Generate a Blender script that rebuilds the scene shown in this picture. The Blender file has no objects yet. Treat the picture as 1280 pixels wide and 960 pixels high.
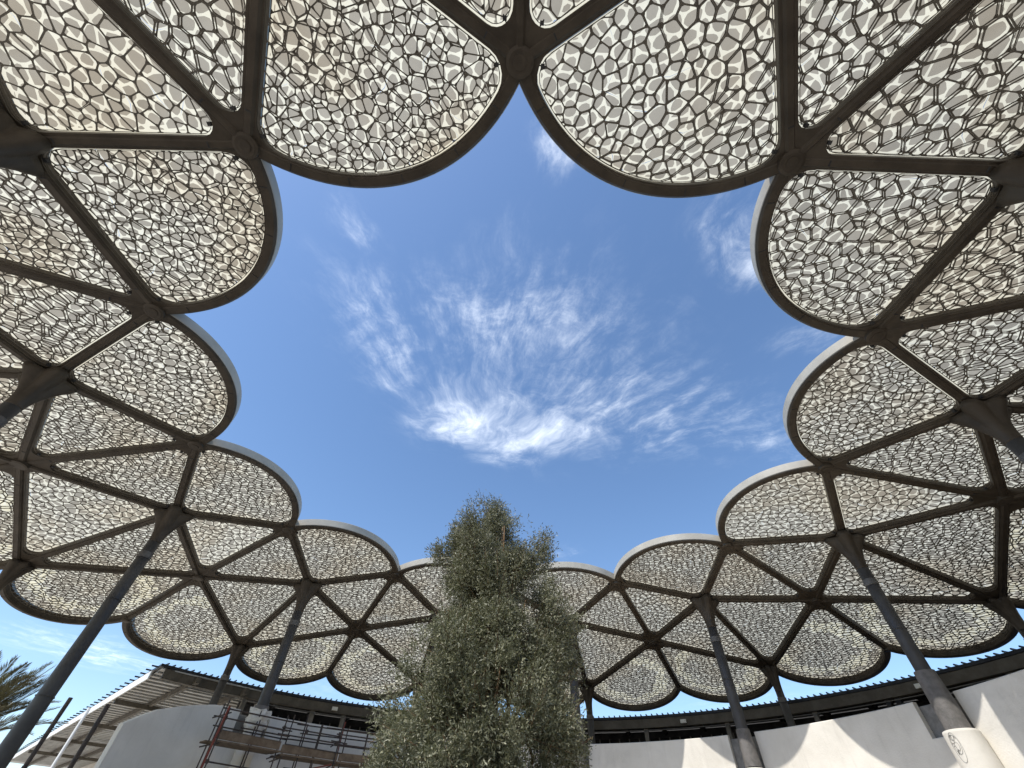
import bpy, math, random
import numpy as np
from mathutils import Vector, Matrix, noise
from mathutils.geometry import delaunay_2d_cdt, tessellate_polygon
random.seed(7); rng = np.random.default_rng(7)
sc = bpy.context.scene
PI = math.pi

# ------------------------------------------------------------------ camera
EYE = 1.6
PITCH, ROLL, FPX = 0.8541, 0.04276, 531.05
cam_d = bpy.data.cameras.new('camera'); cam = bpy.data.objects.new('camera', cam_d)
sc.collection.objects.link(cam); sc.camera = cam
cam_d.sensor_width = 36; cam_d.lens = 36*FPX/1280; cam_d.clip_end = 5000; cam_d.clip_start = 0.05
fw = Vector((0, math.cos(PITCH), math.sin(PITCH))); up = Vector((0, -math.sin(PITCH), math.cos(PITCH))); rt = Vector((1, 0, 0))
r2 = rt*math.cos(ROLL)+up*math.sin(ROLL); u2 = -rt*math.sin(ROLL)+up*math.cos(ROLL)
cm = Matrix((r2, u2, -fw)).transposed().to_4x4(); cm.translation = (0, 0, EYE)
cam.matrix_world = cm

# ------------------------------------------------------------------ light
SUN_DIR = Vector((-0.770*math.cos(math.radians(55.5)), -0.638*math.cos(math.radians(55.5)), math.sin(math.radians(55.5)))).normalized()
sd = bpy.data.lights.new('sun', 'SUN'); sd.energy = 3.1; sd.angle = math.radians(0.5); sd.color = (1.0, 0.95, 0.86)
so = bpy.data.objects.new('sun', sd); sc.collection.objects.link(so)
so.rotation_euler = SUN_DIR.to_track_quat('Z', 'Y').to_euler()
sc.view_settings.view_transform = 'Standard'; sc.view_settings.look = 'None'; sc.view_settings.gamma = 1
sc.view_settings.exposure = 0.60

world = bpy.data.worlds.new('World'); sc.world = world; world.use_nodes = True
NT = world.node_tree; NT.nodes.clear()
class G:
    """small node helper"""
    def __init__(s, nt): s.nt = nt
    def n(s, t, ins={}, **kw):
        nd = s.nt.nodes.new(t)
        for k, v in kw.items(): setattr(nd, k, v)
        for k, v in ins.items():
            if isinstance(v, bpy.types.NodeSocket): s.nt.links.new(v, nd.inputs[k])
            else: nd.inputs[k].default_value = v
        return nd
    def m(s, op, a, b=0.0, c=0.0, clamp=False):
        nd = s.n('ShaderNodeMath', {0: a, 1: b, 2: c}, operation=op); nd.use_clamp = clamp
        return nd.outputs[0]
    def vm(s, op, a, b=(0, 0, 0)):
        nd = s.n('ShaderNodeVectorMath', {0: a, 1: b}, operation=op); return nd.outputs[0]
    def mix(s, f, a, b, bt='MIX'):
        nd = s.nt.nodes.new('ShaderNodeMix'); nd.data_type = 'RGBA'; nd.blend_type = bt
        for k, v in ((0, f), (6, a), (7, b)):
            if isinstance(v, bpy.types.NodeSocket): s.nt.links.new(v, nd.inputs[k])
            else: nd.inputs[k].default_value = v if k == 0 else (*v, 1)
        return nd.outputs[2]
    def ramp(s, f, stops):
        nd = s.n('ShaderNodeValToRGB', {0: f}); cr = nd.color_ramp
        while len(cr.elements) < len(stops): cr.elements.new(0.5)
        for e, (p, c) in zip(cr.elements, stops): e.position = p; e.color = (*c, 1) if len(c) == 3 else c
        return nd.outputs[0]
    def mr(s, v, a, b, c=0.0, d=1.0):
        nd = s.n('ShaderNodeMapRange', {0: v, 1: a, 2: b, 3: c, 4: d}, interpolation_type='SMOOTHSTEP'); return nd.outputs[0]
g = G(NT)
SKY_STR = 0.15
sky = g.n('ShaderNodeTexSky', sky_type='NISHITA', sun_disc=False)
sky.sun_elevation = math.asin(SUN_DIR.z); sky.sun_rotation = math.atan2(SUN_DIR.x, SUN_DIR.y)
sky.air_density = 1.0; sky.dust_density = 0.6; sky.ozone_density = 1.3; sky.altitude = 400
tc = g.n('ShaderNodeTexCoord'); sep = g.n('ShaderNodeSeparateXYZ', {0: tc.outputs['Generated']})
zc = g.m('MAXIMUM', sep.outputs[2], 0.05)
px = g.m('DIVIDE', sep.outputs[0], zc); py = g.m('DIVIDE', sep.outputs[1], zc)
pl = g.n('ShaderNodeCombineXYZ', {0: px, 1: py, 2: 0.0}).outputs[0]      # the cloud layer seen as a flat sheet overhead
warp = g.n('ShaderNodeTexNoise', {'Vector': pl, 'Scale': 2.2, 'Detail': 3.0})
wv = g.vm('MULTIPLY', g.vm('SUBTRACT', warp.outputs['Color'], (.5, .5, .5)), (.30, .30, 0))
pw = g.vm('ADD', pl, wv)
def blob(x, y, rx, ry, amp, rot=0.0):
    d = g.vm('SUBTRACT', pw, (x, y, 0))
    if rot:
        d = g.n('ShaderNodeVectorRotate', {'Vector': d, 'Angle': -rot}, rotation_type='Z_AXIS').outputs[0]
    d = g.vm('MULTIPLY', d, (1/rx, 1/ry, 0))
    l = g.n('ShaderNodeVectorMath', {0: d}, operation='LENGTH').outputs['Value']
    return g.m('MULTIPLY', g.mr(l, 1.0, 0.0), amp)
blobs = [(.02, 1.24, .26, .14, .6, 0), (-.20, 1.01, .24, .26, 1.0, 0), (-.36, .80, .17, .28, .66, .2), (0.10, 1.10, .42, .22, .80, 0), (.15, .98, .72, .46, .60, 0),
         (.55, 1.02, .58, .32, .52, .1), (0.0, .66, .62, .42, .50, 0), (-.40, .60, .32, .26, .46, 0), (.24, .62, .18, .10, .42, .3),
         (.90, 1.10, .26, .12, .55, .25), (.06, .215, .11, .08, .72, .4), (-.37, .37, .08, .12, .55, 0), (.55, .38, .22, .13, .66, .5),
         (.85, .68, .25, .12, .35, 0), (-3.1, 3.7, .9, .8, .62, .7), (.27, 1.93, .16, .15, .42, 0), (.40, 1.10, .3, .12, .4, .2),
         (-1.5, 4.6, 1.5, .8, .30, 0), (2.6, 4.4, 1.6, .9, .45, 0), (4.2, 4.0, 1.6, .9, .4, 0), (-1.2, -.6, .8, .5, .5, .4), (1.3, -.8, .9, .5, .4, 0)]
msk = None
for b in blobs:
    v = blob(b[0], b[1], b[2]*1.15, b[3]*1.15, b[4]*.92, b[5]); msk = v if msk is None else g.m('MAXIMUM', msk, v)
def cnoise(scale_v, sc_, det, rough, dist=0.0, off=(0, 0, 0)):
    v = g.vm('ADD', g.vm('MULTIPLY', pl, scale_v), off)
    v = g.vm('ADD', v, g.vm('MULTIPLY', wv, (1.6, 1.6, 0)))
    return g.n('ShaderNodeTexNoise', {'Vector': v, 'Scale': sc_, 'Detail': det, 'Roughness': rough, 'Distortion': dist}).outputs[0]
# cirrus combed out from a centre
dv = g.vm('SUBTRACT', g.vm('ADD', pl, g.vm('MULTIPLY', wv, (.45, .45, 0))), (-.13, 1.46, 0)); ds_ = g.n('ShaderNodeSeparateXYZ', {0: dv})
th_ = g.m('ARCTAN2', ds_.outputs[0], g.m('MULTIPLY', ds_.outputs[1], -1.0))
rr_ = g.n('ShaderNodeVectorMath', {0: dv}, operation='LENGTH').outputs['Value']
pv = g.n('ShaderNodeCombineXYZ', {0: g.m('MULTIPLY', th_, 4.2), 1: g.m('MULTIPLY', rr_, 1.9), 2: 1.7}).outputs[0]
streak = g.n('ShaderNodeTexNoise', {'Vector': pv, 'Scale': 4.2, 'Detail': 9.0, 'Roughness': .68, 'Distortion': .12}).outputs[0]
curd = cnoise((1, 1, 1), 15.0, 9.0, .68, .3, (3, 7, 1))
big = cnoise((1.2, .8, 1), 3.4, 6.0, .6, .2, (9, 2, 0))
near_c = g.mr(rr_, .28, .85)
streak = g.m('ADD', g.m('MULTIPLY', streak, near_c), g.m('MULTIPLY', big, g.m('SUBTRACT', 1.0, near_c)))
tex = g.m('ADD', g.m('MULTIPLY', streak, .46), g.m('ADD', g.m('MULTIPLY', curd, .26), g.m('MULTIPLY', big, .30)))
dens = g.m('ADD', tex, g.m('MULTIPLY', g.m('SUBTRACT', msk, .5), .22))
cl = g.m('MULTIPLY', g.m('POWER', g.mr(dens, .37, .86), 1.35), g.mr(msk, .0, .60, 0, .84))
core = g.m('MULTIPLY', blob(-.20, 1.02, .17, .15, 1.0), g.m('MULTIPLY', g.mr(tex, .3, .62), .50))
cl = g.m('MINIMUM', g.m('ADD', cl, core), .93)
skyc = g.n('ShaderNodeHueSaturation', {'Saturation': 1.10, 'Color': sky.outputs[0]}).outputs[0]
ccol = g.mix(cl, skyc, (8.6, 9.0, 9.4))
bg = g.n('ShaderNodeBackground', {'Color': ccol, 'Strength': SKY_STR})
wo = g.n('ShaderNodeOutputWorld'); NT.links.new(bg.outputs[0], wo.inputs[0])

# ------------------------------------------------------------------ materials
def new_mat(name):
    m = bpy.data.materials.new(name); m.use_nodes = True; m.node_tree.nodes.clear(); return m, G(m.node_tree)
def finish(m, h, shader, disp=None):
    o = h.n('ShaderNodeOutputMaterial'); m.node_tree.links.new(shader, o.inputs[0]); return m
def solid(name, c1, c2, rough=.7, scale=3.0, bump=.15, bscale=40.0, metal=0.0, spec=.3, stain=None, streaks=False):
    m, h = new_mat(name)
    t = h.n('ShaderNodeTexCoord').outputs['Object']
    ge = h.n('ShaderNodeNewGeometry').outputs['Position']
    n1 = h.n('ShaderNodeTexNoise', {'Vector': ge, 'Scale': scale, 'Detail': 7.0, 'Roughness': .62}).outputs[0]
    col = h.mix(h.mr(n1, .32, .68), c1, c2)
    if stain:
        n3 = h.n('ShaderNodeTexNoise', {'Vector': ge, 'Scale': scale*.35, 'Detail': 5.0, 'Roughness': .7, 'Distortion': .6}).outputs[0]
        col = h.mix(h.m('MULTIPLY', h.mr(n3, .52, .72), .55), col, stain)
    if streaks:
        v = h.vm('MULTIPLY', ge, (1.0, 1.0, .12))
        n4 = h.n('ShaderNodeTexNoise', {'Vector': v, 'Scale': 5.0, 'Detail': 6.0, 'Roughness': .7}).outputs[0]
        col = h.mix(h.m('MULTIPLY', h.mr(n4, .5, .75), .28), col, tuple(x*.72 for x in c1))
    n2 = h.n('ShaderNodeTexNoise', {'Vector': ge, 'Scale': bscale, 'Detail': 4.0}).outputs[0]
    bp = h.n('ShaderNodeBump', {'Strength': bump, 'Distance': .02, 'Height': n2}).outputs[0]
    rg = h.mr(n2, .2, .8, max(rough-.1, .05), min(rough+.1, 1))
    p = h.n('ShaderNodeBsdfPrincipled', {'Base Color': col, 'Roughness': rg, 'Metallic': metal, 'Normal': bp, 'Specular IOR Level': spec})
    return finish(m, h, p.outputs[0])
M = {}
M['bronze'] = solid('bronze_paint', (.052, .041, .030), (.082, .066, .049), .55, 2.2, .12, 60, 0, .35, stain=(.095, .078, .060))
M['column'] = solid('column_grey_paint', (.050, .048, .048), (.075, .072, .070), .5, 2.0, .1, 50, 0, .4, stain=(.10, .097, .094))
M['wrap'] = solid('cement_dusted_steel', (.12, .115, .11), (.18, .17, .165), .7, 5, .4, 25, stain=(.09, .085, .08))
M['collar'] = solid('collar_band', (.11, .105, .10), (.16, .155, .145), .6, 6, .2, 40)
M['fascia'] = solid('rim_cladding_white', (.40, .37, .315), (.48, .45, .39), .5, 1.5, .05, 60, stain=(.34, .33, .30))
M['lattice'] = solid('lattice_steel', (.115, .102, .085), (.165, .148, .124), .5, 4, .05, 60)
M['plaster'] = solid('white_plaster', (.68, .65, .595), (.78, .75, .695), .9, .9, .25, 26, 0, .15, stain=(.56, .535, .485), streaks=True)
M['cement'] = solid('raw_cement', (.17, .165, .155), (.28, .27, .255), .9, 3.5, .5, 18, stain=(.12, .12, .115), streaks=True)
M['concrete'] = solid('concrete', (.16, .15, .13), (.24, .22, .195), .85, 2.0, .4, 22, stain=(.22, .2, .18), streaks=True)
M['channel'] = solid('primed_channel_steel', (.085, .075, .060), (.135, .12, .098), .6, 1.8, .2, 30, stain=(.17, .15, .12))
M['deck'] = solid('dark_roof_sheet', (.018, .019, .024), (.035, .037, .045), .45, 2, .1, 40)
M['galv'] = solid('galvanised_deck', (.42, .42, .41), (.55, .55, .53), .45, 2.5, .1, 30, .35, .5, stain=(.34, .32, .29))
M['whitetrim'] = solid('white_trim', (.72, .72, .70), (.80, .80, .78), .5, 2, .05, 50)
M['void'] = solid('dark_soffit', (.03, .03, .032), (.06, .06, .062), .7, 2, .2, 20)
M['steelrust'] = solid('scaffold_steel', (.045, .04, .04), (.10, .075, .06), .6, 12, .3, 60, .3, .4, stain=(.10, .05, .03))
M['redsteel'] = solid('red_primer_steel', (.16, .035, .025), (.22, .06, .04), .6, 10, .3, 60)
M['wood'] = solid('scaffold_board', (.13, .092, .060), (.21, .155, .105), .8, 6, .4, 40, stain=(.12, .08, .05))
M['bark'] = solid('olive_bark', (.13, .085, .05), (.30, .20, .12), .9, 9, .9, 22, stain=(.33, .19, .09))
M['palmbark'] = solid('palm_bark', (.12, .085, .06), (.22, .17, .12), .9, 6, .8, 22)
M['ground'] = solid('pale_paving', (.42, .37, .30), (.54, .48, .40), .9, .5, .3, 12, stain=(.36, .31, .25))
M['soil'] = solid('planter_soil', (.16, .11, .07), (.25, .18, .12), .95, 2.5, .8, 9)
M['lampwhite'] = solid('floodlight_body', (.75, .74, .68), (.8, .79, .74), .4, 2, .0, 30)
M['ink'] = solid('marker_ink', (.16, .16, .155), (.26, .26, .25), .8, 9, 0, 30)

def glassm():
    m, h = new_mat('dark_window_glass')
    ge = h.n('ShaderNodeNewGeometry').outputs['Position']
    n = h.n('ShaderNodeTexNoise', {'Vector': ge, 'Scale': .8, 'Detail': 3.0}).outputs[0]
    p = h.n('ShaderNodeBsdfPrincipled', {'Base Color': h.mix(n, (.015, .017, .02), (.05, .05, .05)), 'Roughness': .12, 'Specular IOR Level': .5})
    return finish(m, h, p.outputs[0])
M['glass'] = glassm()
def leafm(name, cA, cB, cC, back):
    m, h = new_mat(name)
    ge = h.n('ShaderNodeNewGeometry')
    rnd = ge.outputs['Random Per Island']
    col = h.ramp(rnd, [(0.0, cA), (.45, cB), (.8, cC), (1.0, tuple(min(1, c*1.5) for c in cC))])
    n = h.n('ShaderNodeTexNoise', {'Vector': ge.outputs['Position'], 'Scale': 1.6, 'Detail': 3.0}).outputs[0]
    col = h.mix(h.m('MULTIPLY', h.mr(n, .35, .65), .45), col, cA)
    col = h.mix(h.m('MULTIPLY', ge.outputs['Backfacing'], .6), col, back)
    d = h.n('ShaderNodeBsdfPrincipled', {'Base Color': col, 'Roughness': .45, 'Specular IOR Level': .35})
    t = h.n('ShaderNodeBsdfTranslucent', {'Color': h.mix(.5, col, (.16, .19, .04))})
    mx = h.n('ShaderNodeMixShader', {0: .22, 1: d.outputs[0], 2: t.outputs[0]})
    return finish(m, h, mx.outputs[0])
M['olive_leaf'] = leafm('olive_leaf', (.080, .084, .046), (.155, .157, .093), (.29, .285, .19), (.30, .305, .235))
M['palm_leaf'] = leafm('palm_leaf', (.10, .09, .045), (.16, .14, .08), (.26, .22, .13), (.2, .18, .12))
def memb(name, tcol, dcol, rnd_amt, warm):
    m, h = new_mat(name)
    ge = h.n('ShaderNodeNewGeometry')
    n = h.n('ShaderNodeTexNoise', {'Vector': ge.outputs['Position'], 'Scale': .42, 'Detail': 3.0, 'Roughness': .55}).outputs[0]
    oi = ge.outputs['Random Per Island']
    col = h.mix(h.m('MULTIPLY', h.mr(n, .42, .66), warm), tcol, tuple(a*b for a, b in zip(tcol, (.88, .74, .56))))
    n2 = h.n('ShaderNodeTexNoise', {'Vector': ge.outputs['Position'], 'Scale': 3.0, 'Detail': 4.0}).outputs[0]
    k = h.m('ADD', h.m('MULTIPLY', h.m('SUBTRACT', oi, .5), rnd_amt), h.m('ADD', h.m('MULTIPLY', h.m('SUBTRACT', n2, .5), .35), 1.0))
    kv = h.n('ShaderNodeCombineXYZ', {0: k, 1: k, 2: k}).outputs[0]
    col = h.vm('MULTIPLY', col, kv)
    t = h.n('ShaderNodeBsdfTranslucent', {'Color': col})
    d = h.n('ShaderNodeBsdfDiffuse', {'Color': (*dcol, 1)})
    ad = h.n('ShaderNodeMixShader', {0: .25, 1: t.outputs[0], 2: d.outputs[0]})
    return finish(m, h, ad.outputs[0])
M['seam'] = memb('membrane_bright_joint', (.68, .645, .51), (.5, .48, .40), .0, .35)
M['pane_lit'] = memb('membrane_lit_pane', (.66, .60, .42), (.4, .39, .36), .30, .3)  # lighter copy of the grey pane, sun glow painted into its colour
M['pane'] = memb('membrane_grey_pane', (.315, .287, .230), (.27, .255, .215), .26, .50)

# ------------------------------------------------------------------ mesh helpers
COL = sc.collection
def tag(o, label=None, cat=None, group=None, kind=None):
    if label: o['label'] = label
    if cat: o['category'] = cat
    if group: o['group'] = group
    if kind: o['kind'] = kind
    return o
def empty(name, loc=(0, 0, 0), rz=0):
    o = bpy.data.objects.new(name, None); COL.objects.link(o); o.location = loc; o.rotation_euler = (0, 0, rz); o.empty_display_size = .3
    return o
class MB:
    def __init__(s): s.v = []; s.f = []; s.mi = []
    def add(s, vs, fs, mi=0):
        b = len(s.v); s.v.extend([tuple(v) for v in vs]); s.f.extend([tuple(i+b for i in f) for f in fs]); s.mi.extend([mi]*len(fs))
    def obox(s, c, ax, ay, az, mi=0):
        c = Vector(c); ax = Vector(ax); ay = Vector(ay); az = Vector(az)
        vs = [c+ax*i+ay*j+az*k for k in (-1, 1) for j in (-1, 1) for i in (-1, 1)]
        s.add(vs, [(0, 2, 3, 1), (4, 5, 7, 6), (0, 1, 5, 4), (2, 6, 7, 3), (0, 4, 6, 2), (1, 3, 7, 5)], mi)
    def bar(s, a, b, w, h, upv=(0, 0, 1), mi=0):
        a = Vector(a); b = Vector(b); d = (b-a); L = d.length; d.normalize()
        side = d.cross(Vector(upv)).normalized(); u = side.cross(d)
        s.obox((a+b)/2, d*(L/2), side*(w/2), u*(h/2), mi)
    def tube(s, pts, rad, n=8, cap=True, mi=0):
        pts = [Vector(p) for p in pts]
        rs = rad if isinstance(rad, (list, tuple)) else [rad]*len(pts)
        d0 = (pts[1]-pts[0]).normalized(); ref = Vector((0, 0, 1)) if abs(d0.z) < .9 else Vector((1, 0, 0))
        u = d0.cross(ref).normalized(); vs = []
        for i, p in enumerate(pts):
            d = (pts[min(i+1, len(pts)-1)]-pts[max(i-1, 0)]).normalized()
            u = (u-d*u.dot(d)).normalized(); w = d.cross(u)
            for k in range(n):
                a = 2*PI*k/n; vs.append(p+u*(rs[i]*math.cos(a))+w*(rs[i]*math.sin(a)))
        fs = [(i*n+k, i*n+(k+1) % n, (i+1)*n+(k+1) % n, (i+1)*n+k) for i in range(len(pts)-1) for k in range(n)]
        if cap: fs += [tuple(range(n-1, -1, -1)), tuple(range((len(pts)-1)*n, len(pts)*n))]
        s.add(vs, fs, mi)
    def build(s, name, mats, parent=None, smooth=False, loc=None):
        me = bpy.data.meshes.new(name); me.from_pydata(s.v, [], s.f)
        for m in (mats if isinstance(mats, (list, tuple)) else [mats]): me.materials.append(m)
        if any(s.mi): me.polygons.foreach_set('material_index', s.mi)
        if smooth: me.polygons.foreach_set('use_smooth', [True]*len(me.polygons))
        me.update()
        o = bpy.data.objects.new(name, me); COL.objects.link(o)
        if parent: o.parent = parent
        if loc is not None: o.location = loc
        return o

# ------------------------------------------------------------------ canopy geometry
S = 8.0
CX, CY = 0.012, 9.80
TH = -0.01102
RR = dict(P=1.15673*S, M=1.43303*S, K=1.71183*S, O=2.0994*S, V=2.1709*S)
ZZ = dict(P=1.0*S+EYE, M=.93383*S+EYE, K=.88701*S+EYE, O=.77397*S+EYE, V=.76589*S+EYE)
def ang(i): return -PI/2+TH+math.radians(30)*i
def node(k, i):
    a = ang(i); return Vector((CX+RR[k]*math.cos(a), CY+RR[k]*math.sin(a), ZZ[k]))
def to_px(p):
    d = Vector(p)-Vector((0, 0, EYE)); z = d.dot(fw)
    if z < .3: return None
    return (640+FPX*d.dot(r2)/z, 480-FPX*d.dot(u2)/z, z)

def arc_pts(a, b, sag, n=26):
    """circular arc in plan from a to b bulging to the right-hand side of a->b by sag"""
    a2 = np.array(a[:2]); b2 = np.array(b[:2]); m = (a2+b2)/2; d = b2-a2; L = np.linalg.norm(d); d /= L
    nrm = np.array([d[1], -d[0]]); h = L/2; R = (h*h+sag*sag)/(2*sag); c = m+nrm*(sag-R)
    t0 = math.atan2(*(a2-c)[::-1]); t1 = math.atan2(*(b2-c)[::-1])
    while t1 < t0: t1 += 2*PI
    return [c+R*np.array([math.cos(t), math.sin(t)]) for t in np.linspace(t0, t1, n)], c, R

def clip_half(poly, p, nrm):
    """keep the side where (x-p).nrm >= 0"""
    out = []; n = len(poly)
    ds = [(q[0]-p[0])*nrm[0]+(q[1]-p[1])*nrm[1] for q in poly]
    for i in range(n):
        a, b = poly[i], poly[(i+1) % n]; da, db = ds[i], ds[(i+1) % n]
        if da >= 0: out.append(a)
        if (da >= 0) != (db >= 0):
            t = da/(da-db); out.append((a[0]+(b[0]-a[0])*t, a[1]+(b[1]-a[1])*t))
    return out
def area(p): return .5*sum(p[i][0]*p[(i+1) % len(p)][1]-p[(i+1) % len(p)][0]*p[i][1] for i in range(len(p)))
def clean(p, eps):
    out = []
    for q in p:
        if not out or math.hypot(q[0]-out[-1][0], q[1]-out[-1][1]) > eps: out.append(q)
    while len(out) > 1 and math.hypot(out[0][0]-out[-1][0], out[0][1]-out[-1][1]) <= eps: out.pop()
    return out
def inset_convex(poly, d):
    res = list(poly); n = len(poly)
    for i in range(n):
        a, b = poly[i], poly[(i+1) % n]; ex, ey = b[0]-a[0], b[1]-a[1]; L = math.hypot(ex, ey)
        if L < 1e-6: continue
        nx, ny = -ey/L, ex/L
        res = clip_half(res, (a[0]+nx*d, a[1]+ny*d), (nx, ny))
        if len(res) < 3: return []
    return res
def round_out(poly, r):
    """offset a convex CCW polygon outward by r with round corners"""
    poly = clean(poly, .02); n = len(poly); out = []
    for i in range(n):
        p = poly[i]; a = poly[i-1]; b = poly[(i+1) % n]
        t0 = math.atan2(-(p[0]-a[0]), p[1]-a[1]); t1 = math.atan2(-(b[0]-p[0]), b[1]-p[1])
        while t1 < t0-1e-9: t1 += 2*PI
        k = max(1, int((t1-t0)/.28))
        for j in range(k+1):
            t = t0+(t1-t0)*j/k; out.append((p[0]+r*math.cos(t), p[1]+r*math.sin(t)))
    return clean(out, .01)

def voronoi_cells(poly, spacing, rs):
    """Voronoi cells clipped to the convex CCW polygon"""
    xs = [p[0] for p in poly]; ys = [p[1] for p in poly]; mg = spacing*2.2
    x0, x1, y0, y1 = min(xs)-mg, max(xs)+mg, min(ys)-mg, max(ys)+mg
    pts = []; row = 0; y = y0; a0 = rs.random()*PI
    cxm, cym = (x0+x1)/2, (y0+y1)/2; RADI = math.hypot(x1-x0, y1-y0)/2+spacing
    ca, sa = math.cos(a0), math.sin(a0); stp = spacing; v = -RADI
    while v < RADI:
        u = -RADI+(row % 2)*stp/2
        while u < RADI:
            if rs.random() > .07:
                uu = u+rs.uniform(-.42, .42)*stp; vv = v+rs.uniform(-.42, .42)*stp
                X, Y = cxm+uu*ca-vv*sa, cym+uu*sa+vv*ca
                if x0 <= X <= x1 and y0 <= Y <= y1: pts.append((X, Y))
            u += stp
        v += stp*.866; row += 1
    V2 = [Vector(p) for p in pts]
    vs, es, fs, *_ = delaunay_2d_cdt(V2, [], [], 0, 1e-5)
    P = [(v.x, v.y) for v in vs]
    cc = []; inc = [[] for _ in P]
    for fi, f in enumerate(fs):
        (ax, ay), (bx, by), (cx_, cy_) = P[f[0]], P[f[1]], P[f[2]]
        D = 2*(ax*(by-cy_)+bx*(cy_-ay)+cx_*(ay-by))
        if abs(D) < 1e-12: cc.append(((ax+bx+cx_)/3, (ay+by+cy_)/3))
        else:
            A, B, C_ = ax*ax+ay*ay, bx*bx+by*by, cx_*cx_+cy_*cy_
            cc.append(((A*(by-cy_)+B*(cy_-ay)+C_*(ay-by))/D, (A*(cx_-bx)+B*(ax-cx_)+C_*(bx-ax))/D))
        for k in f: inc[k].append(fi)
    edges = []
    n = len(poly)
    for i in range(n):
        a, b = poly[i], poly[(i+1) % n]; L = math.hypot(b[0]-a[0], b[1]-a[1])
        if L > 1e-6: edges.append((a, (-(b[1]-a[1])/L, (b[0]-a[0])/L)))
    cells = []
    for k, p in enumerate(P):
        if len(inc[k]) < 3: continue
        mind = min((p[0]-a[0])*nn[0]+(p[1]-a[1])*nn[1] for a, nn in edges)
        if mind < -spacing*1.1: continue
        cell = sorted((cc[f] for f in inc[k]), key=lambda c: math.atan2(c[1]-p[1], c[0]-p[0]))
        if any(math.hypot(c[0]-p[0], c[1]-p[1]) > spacing*2.5 for c in cell): continue
        if mind < spacing*1.6:
            for a, nn in edges:
                if min((c[0]-a[0])*nn[0]+(c[1]-a[1])*nn[1] for c in cell) < 0:
                    cell = clip_half(cell, a, nn)
                    if len(cell) < 3: break
        if len(cell) < 3: continue
        cell = clean(cell, spacing*.05)
        if len(cell) >= 3 and area(cell) > (spacing*.12)**2: cells.append(cell)
    return cells
def inner_poly(cell, d, cut=.22):
    """inset with cut corners: returns (ring of inner points, owner pairs) two per vertex"""
    n = len(cell); cxm = sum(p[0] for p in cell)/n; cym = sum(p[1] for p in cell)/n
    ins = []
    for i in range(n):
        a, p, b = cell[i-1], cell[i], cell[(i+1) % n]
        e0 = (p[0]-a[0], p[1]-a[1]); e1 = (b[0]-p[0], b[1]-p[1]); l0 = math.hypot(*e0); l1 = math.hypot(*e1)
        n0 = (-e0[1]/l0, e0[0]/l0); n1 = (-e1[1]/l1, e1[0]/l1)
        k = 1+n0[0]*n1[0]+n0[1]*n1[1]
        ins.append((p[0]+(n0[0]+n1[0])*d/max(k, .35), p[1]+(n0[1]+n1[1])*d/max(k, .35)))
    ok = all((ins[(i+1) % n][0]-ins[i][0])*(cell[(i+1) % n][0]-cell[i][0])+(ins[(i+1) % n][1]-ins[i][1])*(cell[(i+1) % n][1]-cell[i][1]) > 0 for i in range(n))
    if not ok:
        rin = min(abs((cxm-cell[i][0])*(cell[(i+1) % n][1]-cell[i][1])-(cym-cell[i][1])*(cell[(i+1) % n][0]-cell[i][0]))/max(math.hypot(cell[(i+1) % n][0]-cell[i][0], cell[(i+1) % n][1]-cell[i][1]), 1e-6) for i in range(n))
        s_ = max(.3, 1-d/max(rin, 1e-4))
        ins = [(cxm+(p[0]-cxm)*s_, cym+(p[1]-cym)*s_) for p in cell]
    out = []
    for i in range(n):
        a, p, b = ins[i-1], ins[i], ins[(i+1) % n]
        out.append((p[0]+(a[0]-p[0])*cut, p[1]+(a[1]-p[1])*cut)); out.append((p[0]+(b[0]-p[0])*cut, p[1]+(b[1]-p[1])*cut))
    return out

# ------------------------------------------------------------------ the canopy
canopy = tag(empty('shade_canopy', (CX, CY, 0)), 'huge dark bronze beam ring with scalloped petals of cracked-pattern translucent panels round open sky', 'canopy')
def off(p): return (p[0]-CX, p[1]-CY, p[2])
W_BEAM = .165; INSET = .112
BEAM_H = .27; MEMB_Z = .175
pane_pool = []          # (screen area, bay, polygon)
bays = []
def plane_fn(a, b, c):
    a, b, c = Vector(a), Vector(b), Vector(c); n = (b-a).cross(c-a)
    return lambda x, y: a.z-((x-a.x)*n.x+(y-a.y)*n.y)/n.z
def make_bay(kind, idx, corners, arc=None, lip=0.0, rc=.25):
    """corners CCW (x,y,z); arc = index of the corner whose following edge is the scalloped one"""
    zf = plane_fn(*corners[:3]); poly = []; acen = None
    n = len(corners)
    for i in range(n):
        a, b = corners[i], corners[(i+1) % n]
        if arc == i:
            pts, c, R = arc_pts(a, b, SAG[kind]); acen = (c, R)
            poly += [tuple(p) for p in pts[:-1]]
        else: poly.append((a[0], a[1]))
    if area(poly) < 0: raise RuntimeError(kind)
    shr = inset_convex(poly, INSET+rc); shr = clean(shr, .02)
    opening = round_out(shr, rc)
    def lf(x, y):
        if not lip or acen is None: return 0.0
        d = acen[1]-INSET-math.hypot(x-acen[0][0], y-acen[0][1]); return lip*max(0.0, 1-d/1.0)**2
    return dict(kind=kind, idx=idx, poly=poly, open=opening, z=zf, lip=lf, liph=lip, acen=acen, corners=[(c[0], c[1]) for c in corners])
SAG = {'inner_petal': 1.16, 'outer_petal_a': 1.80, 'outer_petal_b': 1.80}
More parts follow.
